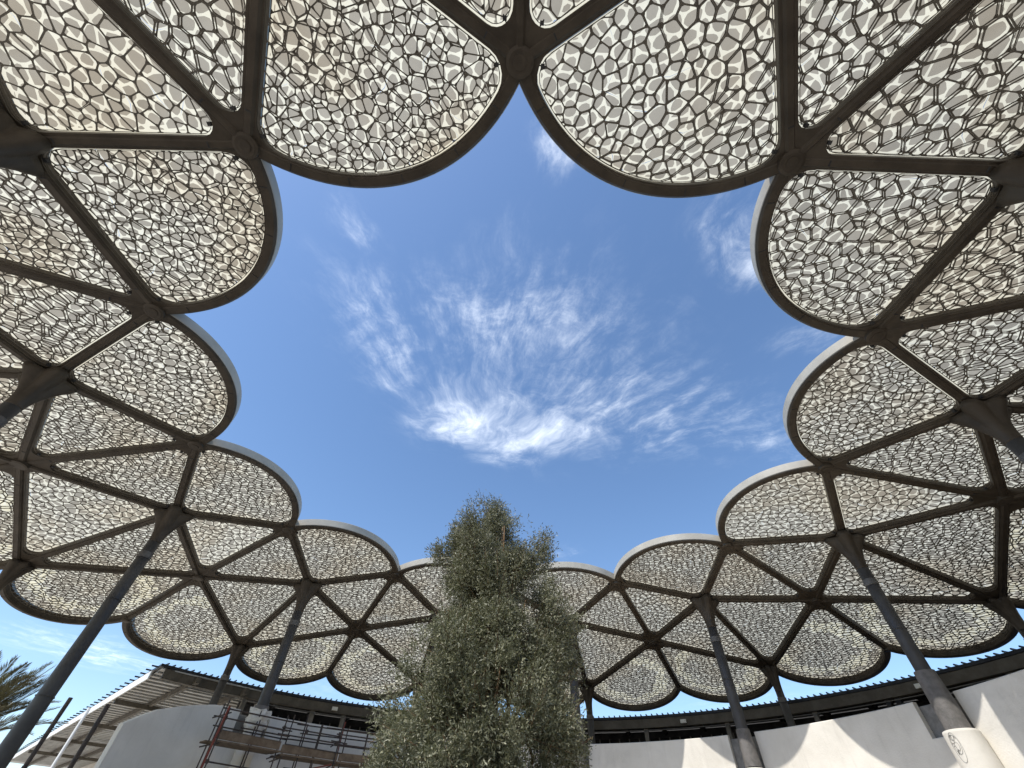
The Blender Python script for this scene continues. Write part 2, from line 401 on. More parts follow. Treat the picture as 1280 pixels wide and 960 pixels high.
for i in range(12):
    P0, P1, K0, K1, Mm, Oo, V0, V1 = node('P', i), node('P', i+1), node('K', i), node('K', i+1), node('M', i+.5), node('O', i+.5), node('V', i), node('V', i+1)
    bays.append(make_bay('inner_petal', i+.5, [P1, P0, Mm], arc=None, rc=.40) if False else make_bay('inner_petal', i+.5, [Mm, P1, P0], arc=1, rc=.38))
    bays.append(make_bay('tri_a', i+.5, [P0, K0, Mm])); bays.append(make_bay('tri_b', i+.5, [P1, Mm, K1]))
    bays.append(make_bay('tri_c', i+.5, [Mm, K0, Oo])); bays.append(make_bay('tri_d', i+.5, [Mm, Oo, K1]))
    bays.append(make_bay('outer_petal_a', i+.5, [K0, V0, Oo], arc=1, lip=.04, rc=.30))
    bays.append(make_bay('outer_petal_b', i+.5, [K1, Oo, V1], arc=1, lip=.04, rc=.30))

def in_view(b, mg=60):
    ok = False
    for x, y in b['open']:
        q = to_px((x, y, b['z'](x, y)))
        if q and -mg < q[0] < 1280+mg and -mg < q[1] < 960+mg: return True
    cx_ = sum(p[0] for p in b['open'])/len(b['open']); cy_ = sum(p[1] for p in b['open'])/len(b['open'])
    q = to_px((cx_, cy_, b['z'](cx_, cy_)))
    return bool(q and -mg < q[0] < 1280+mg and -mg < q[1] < 960+mg)

def tess(outer, inner):
    vs = [Vector((p[0], p[1], 0)) for p in outer]; hs = [Vector((p[0], p[1], 0)) for p in inner]
    return tessellate_polygon([vs, hs[::-1]])
def build_frame(b, parent):
    z = b['z']; outer = inset_convex(b['poly'], .012); outer = clean(outer, .02); inn = b['open']
    mb = MB(); t = tess(outer, inn); no = len(outer); ni = len(inn)
    allp = list(outer)+list(inn[::-1])
    vs = [off((p[0], p[1], z(*p)+.030)) for p in allp]
    fs = []
    for tri in t:
        a, b_, c = [allp[k] for k in tri]
        fs.append(tri if area([a, b_, c]) < 0 else tri[::-1])
    mb.add(vs, fs)
    top = [MEMB_Z+.012+b['lip'](*p) for p in inn]
    # two-step inner face: lower bevel then upright
    rings = []
    cx_ = sum(p[0] for p in inn)/ni; cy_ = sum(p[1] for p in inn)/ni
    for k, (dz, ins) in enumerate(((.030, 0.0), (.060, .012), (.066, .002), (None, .0))):
        ring = []
        for p, tp in zip(inn, top):
            L = math.hypot(cx_-p[0], cy_-p[1]); q = (p[0]+(p[0]-cx_)/L*ins, p[1]+(p[1]-cy_)/L*ins)
            ring.append(off((q[0], q[1], z(*q)+(tp if dz is None else dz))))
        rings.append(ring)
    vs = [v for r in rings for v in r]; fs = []
    for k in range(len(rings)-1):
        for i in range(ni):
            j = (i+1) % ni; fs.append((k*ni+i, (k+1)*ni+i, (k+1)*ni+j, k*ni+j))
    mb.add(vs, fs)
    return mb.build('panel_frame', M['bronze'], parent)

def net_mesh(cells, d, zfun, wall, cut, name, mat, parent, thick=False):
    mb_v = []; mb_f = []; inners = []
    for c in cells:
        inn = inner_poly(c, d, cut); n = len(c); base = len(mb_v)
        mb_v += [off((p[0], p[1], zfun(*p))) for p in c]
        mb_v += [off((p[0], p[1], zfun(*p))) for p in inn]
        for i in range(n):
            j = (i+1) % n
            mb_f.append((base+i, base+n+2*i+1, base+n+2*j, base+j))
            mb_f.append((base+i, base+n+2*i, base+n+2*i+1))
        if wall:
            m2 = 2*n; b2 = len(mb_v)
            mb_v += [off((p[0], p[1], zfun(*p)+wall)) for p in inn]
            for i in range(m2):
                j = (i+1) % m2; mb_f.append((base+n+i, b2+i, b2+j, base+n+j))
        inners.append(inn)
    mb = MB(); mb.v = mb_v; mb.f = mb_f; mb.mi = [0]*len(mb_f)
    return mb.build(name, mat, parent), inners

SP = .232
seedn = 0
for b in bays:
    seedn += 1
    vis = in_view(b)
    z = b['z']; lf = b['lip']
    rs = random.Random(100+seedn)
    zm = lambda x, y, z=z, lf=lf: z(x, y)+MEMB_Z+lf(x, y)
    if vis:
        ins_open = clean(inset_convex(b['open'], .042), .01); lat_open = clean(inset_convex(b['open'], .030), .01)
        cells = voronoi_cells(ins_open, SP, rs)
        panel, inners = net_mesh(cells, .0155, zm, 0, .30, 'shade_panel', M['seam'], canopy)
        b['panel'] = panel
        no_ = len(b['open']); allp = list(b['open'])+ins_open[::-1]; mb = MB(); tt_ = tess(b['open'], ins_open)
        mb.add([off((p[0], p[1], zm(*p))) for p in allp], [t if area([allp[q] for q in t]) < 0 else t[::-1] for t in tt_])
        mb.build('membrane_hem', M['seam'], panel)
        for inn in inners:
            cx_ = sum(p[0] for p in inn)/len(inn); cy_ = sum(p[1] for p in inn)/len(inn)
            q = to_px((cx_, cy_, zm(cx_, cy_)))
            if q and 5 < q[0] < 1275 and 5 < q[1] < 955:
                pp = [to_px((p[0], p[1], zm(*p))) for p in inn]
                sa_ = abs(area([(u[0], u[1]) for u in pp]))
            else: sa_ = 0
            pane_pool.append((sa_, b, inn))
        build_frame(b, panel)
        mb = MB()
        if b['kind'] in ('inner_petal', 'tri_a', 'tri_b'):
            pn = clean(b['poly'], .02)
            for cr in b['corners']:
                best = min(b['open'], key=lambda p: math.hypot(p[0]-cr[0], p[1]-cr[1])); dx, dy = best[0]-cr[0], best[1]-cr[1]; l_ = math.hypot(dx, dy); q = (best[0]+dx/l_*.05, best[1]+dy/l_*.05)
                cb = MB(); cb.obox(off((q[0], q[1], z(*q)+.06)), (.028, 0, 0), (0, .028, 0), (0, 0, .035)); cb.tube([off((best[0], best[1], z(*best)+.05)), off((q[0]+dx/l_*.05, q[1]+dy/l_*.05, z(*q)+.05))], .009, 6); cb.build('corner_bracket', M['void'], panel)
        # the steel screens hung under the membrane
        style = rs.random()
        lz = lambda x, y, z=z, lf=lf: z(x, y)+.065+lf(x, y)*.9
        lc = voronoi_cells(lat_open, SP, rs)
        net_mesh(lc, .0098, lz, .012, .16, 'lattice_screen', M['lattice'], panel)
        if b['kind'] == 'inner_petal' and b['idx'] == 11.5 or style > .80:
            lc2 = voronoi_cells(lat_open, SP*1.1, rs); lz2 = lambda x, y, z=z, lf=lf: z(x, y)+.135+lf(x, y)*.95
            net_mesh(lc2, .0085, lz2, .010, .16, 'lattice_screen', M['lattice'], panel)
        elif not (b['kind'] == 'tri_b' and b['idx'] == 10.5) and not (b['kind'] == 'tri_c' and b['idx'] == 10.5) and style > .06:
            lz2 = lambda x, y, z=z, lf=lf: z(x, y)+.135+lf(x, y)*.95
            net_mesh(lc, .0085, lz2, .010, .16, 'lattice_screen', M['lattice'], panel)
    else:
        mb = MB(); mb.add([off((p[0], p[1], zm(*p))) for p in b['open']], [tuple(range(len(b['open'])))])
        b['panel'] = mb.build('shade_panel', M['pane'], canopy)
        build_frame(b, b['panel'])
pane_pool.sort(key=lambda t: -t[0])
def near_rim(inn, b):  # picks the panes that carry the painted glow band along the outer rims
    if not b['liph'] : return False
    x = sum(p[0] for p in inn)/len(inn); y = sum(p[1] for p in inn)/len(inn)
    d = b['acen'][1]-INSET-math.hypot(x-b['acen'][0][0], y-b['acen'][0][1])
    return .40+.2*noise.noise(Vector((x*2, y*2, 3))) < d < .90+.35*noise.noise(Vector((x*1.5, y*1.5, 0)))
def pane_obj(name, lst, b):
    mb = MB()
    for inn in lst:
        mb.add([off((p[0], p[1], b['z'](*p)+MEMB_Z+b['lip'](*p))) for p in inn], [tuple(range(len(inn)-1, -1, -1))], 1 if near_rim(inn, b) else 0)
    return mb.build(name, [M['pane'], M['pane_lit']], b['panel'])
big_set = pane_pool[:300]
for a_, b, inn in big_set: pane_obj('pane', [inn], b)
by_bay = {}
for a_, b, inn in pane_pool[300:]: by_bay.setdefault(id(b), (b, []))[1].append(inn)
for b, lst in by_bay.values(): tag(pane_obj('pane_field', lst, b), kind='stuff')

# beams: bevelled section swept between the nodes
def sweep_beam(pts, w, h, parent, name, zoff, z0=0.0, mat='bronze', side=None):
    """pts 3D along the soffit centre line"""
    prof = [(-w/2+.035, 0), (w/2-.035, 0), (w/2, .035), (w/2, h), (-w/2, h), (-w/2, .035)]
    mb = MB(); vs = []; n = len(prof)
    pts = [Vector(p) for p in pts]
    for i, p in enumerate(pts):
        d = (pts[min(i+1, len(pts)-1)]-pts[max(i-1, 0)]); d.z = 0; d.normalize(); s_ = Vector((d.y, -d.x, 0))
        for (a, c) in prof: vs.append(off(p+s_*a+Vector((0, 0, c+zoff))))
    fs = []
    for i in range(len(pts)-1):
        for k in range(n):
            l = (k+1) % n; fs.append((i*n+k, (i+1)*n+k, (i+1)*n+l, i*n+l))
    fs += [tuple(range(n)), tuple(range(len(pts)*n-1, (len(pts)-1)*n-1, -1))]
    mb.add(vs, fs)
    return mb.build(name, M[mat], parent)
def shorten(a, b, s0=.10, s1=.10):
    d = (b-a).normalized(); return a+d*s0, b-d*s1
for i in range(12):
    P0, P1, K0, K1, Mm, Oo, V0, V1 = node('P', i), node('P', i+1), node('K', i), node('K', i+1), node('M', i+.5), node('O', i+.5), node('V', i), node('V', i+1)
    for k, (a, b) in enumerate([(P0, Mm), (P1, Mm), (P0, K0), (Mm, K0), (Mm, K1), (Mm, Oo), (K0, Oo), (K1, Oo), (K0, V0)]):
        a2, b2 = shorten(a, b)
        a3 = [a2+(b2-a2)*t for t in (0, .5, 1)]
        sweep_beam(a3, W_BEAM-.012*(k % 3), BEAM_H, canopy, 'beam', -.0035*k)
        for t in (.17, .83):          # bolted splice joint strips near both ends
            c = a+(b-a)*t; dd = (b-a).normalized(); sd_ = Vector((dd.y, -dd.x, 0)).normalized()
            mb = MB(); mb.obox(off(c+Vector((0, 0, -.0035*k-.003))), dd*.012, sd_*(W_BEAM/2-.038), Vector((0, 0, .004)))
            mb.build('splice_joint', M['void'], canopy)
for b in bays:
    if b['acen'] is None: continue
    z = b['z']; c, R = b['acen']
    inner = b['kind'] == 'inner_petal'
    pts2 = [p for p in b['poly']]
    # arc points of the polygon are those at distance R from the arc centre
    ap = [p for p in pts2 if abs(math.hypot(p[0]-c[0], p[1]-c[1])-R) < 1e-4]
    t0 = math.atan2(ap[0][1]-c[1], ap[0][0]-c[0])
    # rebuild with finer steps
    a_, b_ = (b['poly'][1], b['poly'][-1]) if False else (None, None)
    corners = {'inner_petal': ('P', 'P'), 'outer_petal_a': ('V', 'O'), 'outer_petal_b': ('O', 'V')}[b['kind']]
    i0 = b['idx']
    if inner: A, B = node('P', i0+.5), node('P', i0-.5)
    elif b['kind'] == 'outer_petal_a': A, B = node('V', i0-.5), node('O', i0)
    else: A, B = node('O', i0), node('V', i0+.5)
    pts, c, R = arc_pts(A, B, SAG[b['kind']], 40)
    H = .27 if inner else .42
    p3 = [Vector((p[0], p[1], z(*p))) for p in pts]
    zo = -.004 if (int(i0) % 2) else -.008
    if b['kind'] == 'outer_petal_b': zo -= .002
    rim = sweep_beam(p3, .215, H, canopy, 'rim_beam', zo)
    for q in (5, 12, 20, 27, 34):        # plate joints across the rim soffit
        p = p3[q]; dd = (p3[q+1]-p3[q-1]).normalized(); sd_ = Vector((dd.y, -dd.x, 0)).normalized(); mb = MB()
        mb.obox(off(p+Vector((0, 0, zo-.003))), dd*.008, sd_*.07, Vector((0, 0, .004))); mb.build('plate_joint', M['void'], rim)
    # light cladding sheet on the outward face of the rim
    mb = MB(); vs = []
    rings = ((.111, .050), (.121, .064), (.121, H+.02), (.10, H+.035), (.10, H+.01))
    for p in p3[1:-1]:
        o_ = Vector((p.x-c[0], p.y-c[1], 0)).normalized()
        for (a, dz) in rings: vs.append(off(p+o_*a+Vector((0, 0, dz+zo))))
    n = len(rings); m_ = len(p3)-2
    fs = [(i*n+k, (i+1)*n+k, (i+1)*n+k+1, i*n+k+1) for i in range(m_-1) for k in range(n-1)]
    mb.add(vs, fs); mb.build('rim_cladding', M['fascia'], rim)
# node hubs
def lathe(profile, n, c, mb, lob=None, mi=0):
    vs = []; m_ = len(profile)
    for (r, z) in profile:
        for k in range(n): a = 2*PI*k/n; vs.append((c[0]+r*math.cos(a), c[1]+r*math.sin(a), c[2]+z))
    fs = [(i*n+k, i*n+(k+1) % n, (i+1)*n+(k+1) % n, (i+1)*n+k) for i in range(m_-1) for k in range(n)]
    fs += [tuple(range(n-1, -1, -1)), tuple(range((m_-1)*n, m_*n))]
    mb.add(vs, fs, mi)
for i in range(12):
    for k in ('P', 'K', 'V'):
        c = node(k, i); mb = MB(); r = {'P': .21, 'K': .22, 'V': .16}[k]
        lathe([(r-.05, -.052), (r, -.035), (r, .10)], 28, off(c), mb)
        hub = mb.build('hub', M['bronze'], canopy)
        if k == 'P':
            mb = MB(); lathe([(.075, -.066), (.105, -.062), (.105, -.0525)], 20, off(c), mb); mb.build('cap_disc', M['bronze'], hub)

# ------------------------------------------------------------------ columns
def column_mesh(top, arms, r_top, r_bot, z_bot, head_h, A, B, slope):
    mb = MB(); n = 60; rings = []
    zs = [z_bot, top.z-head_h-.02]
    for zz in np.linspace(z_bot, top.z-head_h, 5): 
        t = (zz-z_bot)/(top.z-head_h-z_bot); rings.append([(math.cos(2*PI*k/n)*(r_bot+(r_top-r_bot)*t), math.sin(2*PI*k/n)*(r_bot+(r_top-r_bot)*t), zz-z_bot) for k in range(n)])
    out = math.atan2(top.y-CY, top.x-CX)
    for t in np.linspace(0, 1, 12)[1:]:
        ring = []
        for k in range(n):
            th = 2*PI*k/n; lob = 0
            for a in arms:
                d = (th-a+PI) % (2*PI)-PI; lob = max(lob, math.exp(-(d/(.66-.16*t))**2))
            r = r_top+(A*lob+B)*t**2.2
            zt = top.z-.045-head_h*(1-t)
            if t > .4:
                w = (t-.4)/.6; zt += w*slope*(r*math.cos(th-out))
            ring.append((r*math.cos(th), r*math.sin(th), zt-z_bot))
        rings.append(ring)
    out_ = []
    for rg in (rings[:5], rings[4:]):
        mb = MB(); vs = [v for r in rg for v in r]
        fs = [(i*n+k, i*n+(k+1) % n, (i+1)*n+(k+1) % n, (i+1)*n+k) for i in range(len(rg)-1) for k in range(n)]
        fs += [tuple(range(n-1, -1, -1)), tuple(range((len(rg)-1)*n, len(rg)*n))]
        mb.add(vs, fs); out_.append(mb)
    return out_
def arms_of(k, i):
    c = node(k, i)
    if k == 'M': nb = [('P', i-.5), ('P', i+.5), ('K', i-.5), ('K', i+.5), ('O', i)]
    else: nb = [('M', i), ('K', i-.5), ('K', i+.5)]
    return [math.atan2(node(*q).y-c.y, node(*q).x-c.x) for q in nb]
WALL_R, WALL_TOP = 11.75, 4.91
def make_column(k, i, label, z_bot=0.0, wrap=None):
    c = node(k, i)
    root = tag(empty('steel_column', (c.x, c.y, z_bot)), label, 'column', 'tall inner columns under the canopy' if k == 'M' else 'outer columns behind the curved wall')
    if k == 'M': mb, hd = column_mesh(c, arms_of(k, i), .17, .20, z_bot, 1.0, .27, .13, -.22)
    else: mb, hd = column_mesh(c, arms_of(k, i), .15, .17, z_bot, .80, .26, .09, -.26)
    mb.build('shaft', M['column'], root, smooth=True); hd.build('flared_head', M['bronze'], root, smooth=True)
    cz = c.z-z_bot-(1.42 if k == 'M' else 1.1); r = .172 if k == 'M' else .157
    mb = MB(); lathe([(r, cz-.09), (r+.016, cz-.08), (r+.016, cz+.08), (r, cz+.09)], 32, (0, 0, 0), mb); mb.build('collar', M['collar'], root)
    for hz_ in (c.z-z_bot)*np.array([.45, .70]):
        mb = MB(); t_ = hz_/(c.z-z_bot); rw = (.215 if k == 'M' else .17)*(1-t_)+(.178 if k == 'M' else .152)*t_+.004
        lathe([(rw-.008, hz_-.012), (rw+.002, hz_-.006), (rw+.002, hz_+.006), (rw-.008, hz_+.012)], 32, (0, 0, 0), mb); mb.build('weld_band', M['column'], root)
    if wrap:
        z0, z1, rr = wrap; mb = MB(); vs = []; n = 32; m_ = 9
        rs = random.Random(int(i*10))
        prof = []
        for q in range(m_):
            t = q/(m_-1); prof.append((z0+(z1-z0)*t-z_bot, rr*(1-.14*t)))
        for (zz, r_) in prof:
            for kk in range(n):
                a = 2*PI*kk/n; w = 1+.05*noise.noise(Vector((math.cos(a)*1.6, math.sin(a)*1.6, zz*1.7+i)))
                vs.append((r_*w*math.cos(a), r_*w*math.sin(a), zz))
        fs = [(a*n+b_, a*n+(b_+1) % n, (a+1)*n+(b_+1) % n, (a+1)*n+b_) for a in range(m_-1) for b_ in range(n)]
        fs += [tuple(range(n-1, -1, -1)), tuple(range((m_-1)*n, m_*n))]
        mb.add(vs, fs); mb.build('cement_wrap', M['wrap'], root, smooth=False)
    return root
ML = {1.5: 'inner column at the extreme upper right, just past the frame', 2.5: 'grey inner column with flared head at the right edge, above the biggest wall shadow',
      3.5: 'grey flared column rising from the large round white plaster sleeve at lower right',
      4.5: 'grey column rising from a square cement notch in the wall, right of the tree', 5.5: 'pale dusty column directly behind the right edge of the olive tree',
      6.5: 'grey inner column mostly hidden behind the left side of the olive tree', 7.5: 'grey column with crumbly plaster lump at its foot behind the scaffold',
      8.5: 'long dark leaning column crossing the lower left sky in front of the palm', 9.5: 'inner column at the left edge with flared head and a short length of shaft',
      10.5: 'inner column at the upper left corner showing only its large dark flared head'}
for i, lb in ML.items():
    wr = {3.5: (4.0, 5.35, .275), 4.5: (4.0, 4.95, .25), 5.5: (3.3, 5.6, .27), 7.5: (4.2, 5.05, .27)}.get(i)
    c_ = make_column('M', i, lb, 0.0, wr)
OL = {3.5: 'outer column at the right edge under the last right-hand petal', 4.5: 'short outer column between two petals, right of the notched column',
      5.5: 'outer column close to the right side of the olive tree', 6.5: 'outer column hidden behind the left flank of the olive tree',
      7.5: 'short leaning outer column above the rounded left wall corner', 8.5: 'outer column at the left edge below the large drooping petal'}
for i, lb in OL.items(): make_column('O', i, lb, 0.0)

# ------------------------------------------------------------------ curved wall
def pol(r, deg): return (CX+r*math.cos(math.radians(deg)), CY+r*math.sin(math.radians(deg)))
col_deg = {i: math.degrees(ang(i)) for i in (1.5, 2.5, 3.5, 4.5, 5.5, 6.5, 7.5)}
wall = tag(empty('curved_wall', (CX, CY, 0)), 'smooth white plastered curved wall round the court, sunlit in pointed patches at right', 'wall')
NOTCH = {3.5: (4.14, 4.6, .9), 4.5: (3.98, 3.3, 1.2), 5.5: (4.0, 1.8, 1.6), 2.5: (4.14, 1.55, 1.55), 7.5: (4.10, 2.6, 2.6), 6.5: (4.14, 1.5, 1.5)}   # sill z, half width left/right in degrees
def wall_strip(path, zlo, zhi, thick, mb):
    """upright wall with finished top along a plan path; thickness on the left-hand side"""
    n = len(path); L = []
    for i, p in enumerate(path):
        a = path[max(i-1, 0)]; b = path[min(i+1, n-1)]; dx, dy = b[0]-a[0], b[1]-a[1]; l = math.hypot(dx, dy)
        L.append((p[0]-dy/l*thick, p[1]+dx/l*thick))
    zh = zhi if isinstance(zhi, list) else [zhi]*n
    bev = .02
    vs = []
    for i in range(n):
        ux, uy = (L[i][0]-path[i][0])/thick, (L[i][1]-path[i][1])/thick
        vs += [off((*path[i], zlo)), off((*path[i], zh[i]-bev)), off((path[i][0]+ux*bev, path[i][1]+uy*bev, zh[i])), off((L[i][0], L[i][1], zh[i])), off((L[i][0], L[i][1], zlo))]
    k = 5; fs = []
    for i in range(n-1):
        for j in range(k-1): fs.append((i*k+j, i*k+j+1, (i+1)*k+j+1, (i+1)*k+j))
    fs += [tuple(range(k)), tuple(range(n*k-1, (n-1)*k-1, -1))]
    mb.add(vs, fs)
mbw = MB(); mbc = MB()
brk = []
for i in (1.5, 2.5, 3.5, 4.5, 5.5, 6.5, 7.5):
    if i in NOTCH:
        zs_, wl, wr_ = NOTCH[i]; d = col_deg[i]; brk.append((d-wr_, d+wl, zs_, i))
cur = -48.0
segs = []
for lo, hi, zs_, i in brk:
    segs.append((cur, lo, WALL_TOP, False)); segs.append((lo, hi, zs_, True)); cur = hi
segs.append((cur, 139.0, WALL_TOP, False))
def arcpath(r, d0, d1, step=1.0):
    n = max(2, int(abs(d1-d0)/step)+1); return [pol(r, d0+(d1-d0)*t/(n-1)) for t in range(n)]
for (a, b, zt, nt) in segs:
    # path run clockwise so that the thickness goes outward
    wall_strip(arcpath(WALL_R, b, a), 0, zt, .16, mbw)
    if nt: wall_strip(arcpath(WALL_R+.165, b+.05, a-.05), zt-.6, WALL_TOP-.09, .12, mbc)
# the top sweeps down towards the free left end
td = [139, 140, 141.2, 142, 142.9, 143.8, 144.6, 146.7, 148.8, 150.8, 152.4]
tz = [4.91, 4.905, 4.89, 4.86, 4.82, 4.78, 4.74, 4.62, 4.48, 4.24, 4.02]
wall_strip([pol(WALL_R, d) for d in td[::-1]], 0, tz[::-1], .22, mbw)
mbw.build('plaster_face', M['plaster'], wall)
mbc.build('cement_backing', M['cement'], wall)
# plaster sleeves round the column feet
sl = {3.5: (4.13, .375), 4.5: (3.97, .31), 5.5: (3.25, .34), 2.5: (4.1, .36), 7.5: (4.50, .28), 6.5: (4.0, .3)}
for i, (zt, rr) in sl.items():
    c = node('M', i); mb = MB(); n = 48; vs = []
    prof = [(0, rr*1.12), (zt*.5, rr*1.06), (zt-.05, rr), (zt-.012, rr-.012), (zt, rr-.04)]
    for (zz, r_) in prof:
        for k in range(n): a = 2*PI*k/n; vs.append(off((c.x+r_*math.cos(a), c.y+r_*math.sin(a), zz)))
    fs = [(q*n+k, q*n+(k+1) % n, (q+1)*n+(k+1) % n, (q+1)*n+k) for q in range(len(prof)-1) for k in range(n)]
    fs.append(tuple(range((len(prof)-1)*n, len(prof)*n))); mb.add(vs, fs)
    s_ = mb.build('column_sleeve', M['plaster'], wall, smooth=False)
    if i == 3.5:      # hand-drawn oval emblem on the sleeve
        mk = MB(); base = math.atan2(0-c.y, 0-c.x); rs = random.Random(5)
        def wrapline(pl_, w=.0035):
            pts = []
            for (u, v) in pl_:
                r_ = rr+.003+(zt-v-.05)*.012; a = base+u/rr; pts.append(off((c.x+r_*math.cos(a), c.y+r_*math.sin(a), v)))
            mk.tube(pts, w, 4)
        eu, ev = -.235, 3.80
        for (ru, rv, du, dv) in ((.105, .27, 0, 0), (.085, .17, .005, .05), (.045, .075, .01, .02), (.05, .05, -.01, .18)):
            wrapline([(eu+du+ru*math.cos(t)*(1+.06*math.sin(3*t)), ev+dv+rv*math.sin(t)) for t in np.linspace(0, 2*PI, 30)])
        for q in range(9):
            u0, v0 = eu+rs.uniform(-.07, .06), ev+rs.uniform(-.12, .19)
            wrapline([(u0, v0), (u0+rs.uniform(-.04, .04), v0+rs.uniform(-.07, .07)), (u0+rs.uniform(-.05, .05), v0+rs.uniform(-.09, .09))], .0045)
        mk.build('drawn_emblem', M['ink'], s_)
# crumbled plaster lump at the foot of the left column
c = node('M', 7.5); mb = MB(); n = 22; vs = []; m_ = 9
for q in range(m_):
    t = q/(m_-1); zz = 4.42+.52*t
    for k in range(n):
        a = 2*PI*k/n; r_ = .30+.04*math.sin(t*PI)+.09*noise.noise(Vector((math.cos(a)*1.8, math.sin(a)*1.8, t*2.4)))+(.06*noise.noise(Vector((a*2, t*6, 4))))
        vs.append(off((c.x+r_*math.cos(a), c.y+r_*math.sin(a), zz+.10*noise.noise(Vector((math.cos(a)*2, math.sin(a)*2, 9)))*t)))
fs = [(q*n+k, q*n+(k+1) % n, (q+1)*n+(k+1) % n, (q+1)*n+k) for q in range(m_-1) for k in range(n)]+[tuple(range((m_-1)*n, m_*n))]
mb.add(vs, fs); mb.build('plaster_lump', M['plaster'], wall)

# ------------------------------------------------------------------ building behind
bld = tag(empty('curved_building', (CX, CY, 0)), 'dark curved building behind the wall with thin ribbed roof, steel edge channel and shaded windows', 'building')
ROOF_R = 17.72; RZ = 6.86
D0, D1 = -50.0, 142.0
def ringbox(mb, r0, r1, z0, z1, d0, d1, step=2.0):
    n = int(abs(d1-d0)/step)+1; vs = []
    for k in range(n+1):
        d = d0+(d1-d0)*k/n
        for (r, zz) in ((r0, z0), (r0, z1), (r1, z1), (r1, z0)): vs.append(off((*pol(r, d), zz)))
    fs = []
    for k in range(n):
        for j in range(4): l = (j+1) % 4; fs.append((k*4+j, (k+1)*4+j, (k+1)*4+l, k*4+l))
    fs += [(0, 1, 2, 3), (n*4+3, n*4+2, n*4+1, n*4)]
    mb.add(vs, fs)
EDIR = np.array([-.694, .720]); EDIR /= np.linalg.norm(EDIR); EPER = np.array([EDIR[1], -EDIR[0]])     # EPER points back over the building
A0 = np.array(pol(ROOF_R, 142.0)); B0 = A0+EDIR*42
# roof deck
mb = MB(); ringbox(mb, ROOF_R, 30, RZ-.10, RZ, D0, 126.0); 
wing = [pol(ROOF_R, d) for d in np.linspace(126.1, 142, 9)]
wing += [tuple(B0), tuple(B0+EPER*11), pol(30, 126.1)]
wa = [Vector((p[0], p[1], 0)) for p in wing]; tt = tessellate_polygon([wa])
vs = [off((p[0], p[1], RZ-.10)) for p in wing]+[off((p[0], p[1], RZ)) for p in wing]; n = len(wing)
fs = [t for t in tt]+[tuple(q+n for q in t) for t in tt]+[(i, (i+1) % n, n+(i+1) % n, n+i) for i in range(n)]
mb.add(vs, fs)
deck = mb.build('roof', M['deck'], bld)
# ribs of the sheeting: teeth along the eaves
mb = MB()
k = 0; d = D0
while d < 142:
    a = math.radians(d); dr = Vector((math.cos(a), math.sin(a), 0)); c = Vector((*pol(ROOF_R+.6, d), RZ+.035)); mb.obox(off(c), dr*.66, Vector((-dr.y, dr.x, 0))*.022, Vector((0, 0, .024))); d += .85
tag(mb.build('eaves_ribs', M['deck'], deck), kind='stuff')
mb = MB(); s_ = .5
while s_ < 40:
    p = A0+EDIR*s_+EPER*(.25); mb.obox(off((p[0], p[1], RZ-.04)), Vector((*EPER, 0))*.48, Vector((*EDIR, 0))*.022, Vector((0, 0, .025))); s_ += .80
tag(mb.build('edge_ribs', M['deck'], deck), kind='stuff')
# underside sheets of the end overhang, one rib at a time
rib_me = None
mb = MB(); mb.obox((0, 0, 0), Vector((*EPER, 0))*2.55, Vector((*EDIR, 0))*.11, Vector((0, 0, .025))); rib_me = mb.build('soffit_rib', M['galv'], bld)
s_ = .75; first = True
while s_ < 40:
    o = rib_me if first else rib_me.copy()
    if not first: COL.objects.link(o)
    p = A0+EDIR*s_+EPER*2.68; o.location = off((p[0], p[1], RZ-.185)); first = False; s_ += .66
pan = [tuple(A0+EDIR*.1+EPER*.12), tuple(B0+EPER*.12), tuple(B0+EPER*5.3), tuple(A0+EDIR*.1+EPER*5.3)]
mb = MB(); mb.add([off((p[0], p[1], RZ-.15)) for p in pan]+[off((p[0], p[1], RZ-.11)) for p in pan], [(0, 1, 2, 3), (4, 7, 6, 5), (0, 4, 5, 1), (1, 5, 6, 2), (2, 6, 7, 3), (3, 7, 4, 0)])
mb.build('soffit', M['galv'], bld)
def edgebar(name, o0, s0, s1, zt, w, h, mat):
    a = A0+EDIR*s0+EPER*o0; b = A0+EDIR*s1+EPER*o0; mb = MB(); mb.bar(off((a[0], a[1], zt)), off((b[0], b[1], zt)), w, h); return mb.build(name, M[mat], bld)
edgebar('edge_fascia', -.03, .9, 41.5, RZ-.25, .05, .30, 'whitetrim')
edgebar('purlin', 1.55, -.3, 41, RZ-.33, .14, .22, 'channel')
edgebar('purlin', 3.6, -.3, 41, RZ-.33, .14, .22, 'channel')
for s_ in (6.2, 13.5, 21, 29):
    a = A0+EDIR*s_+EPER*.05; b = A0+EDIR*s_+EPER*5.2; mb = MB(); mb.bar(off((*a, RZ-.47)), off((*b, RZ-.47)), .16, .18); mb.build('cross_beam', M['channel'], bld)
# end wall under the overhang
a = A0+EDIR*1.6+EPER*5.2; b = A0+EDIR*40+EPER*5.2; mb = MB(); mb.bar(off((*a, (RZ-.2)/2)), off((*b, (RZ-.2)/2)), .25, RZ-.24); mb.build('end_wall', M['plaster'], bld)
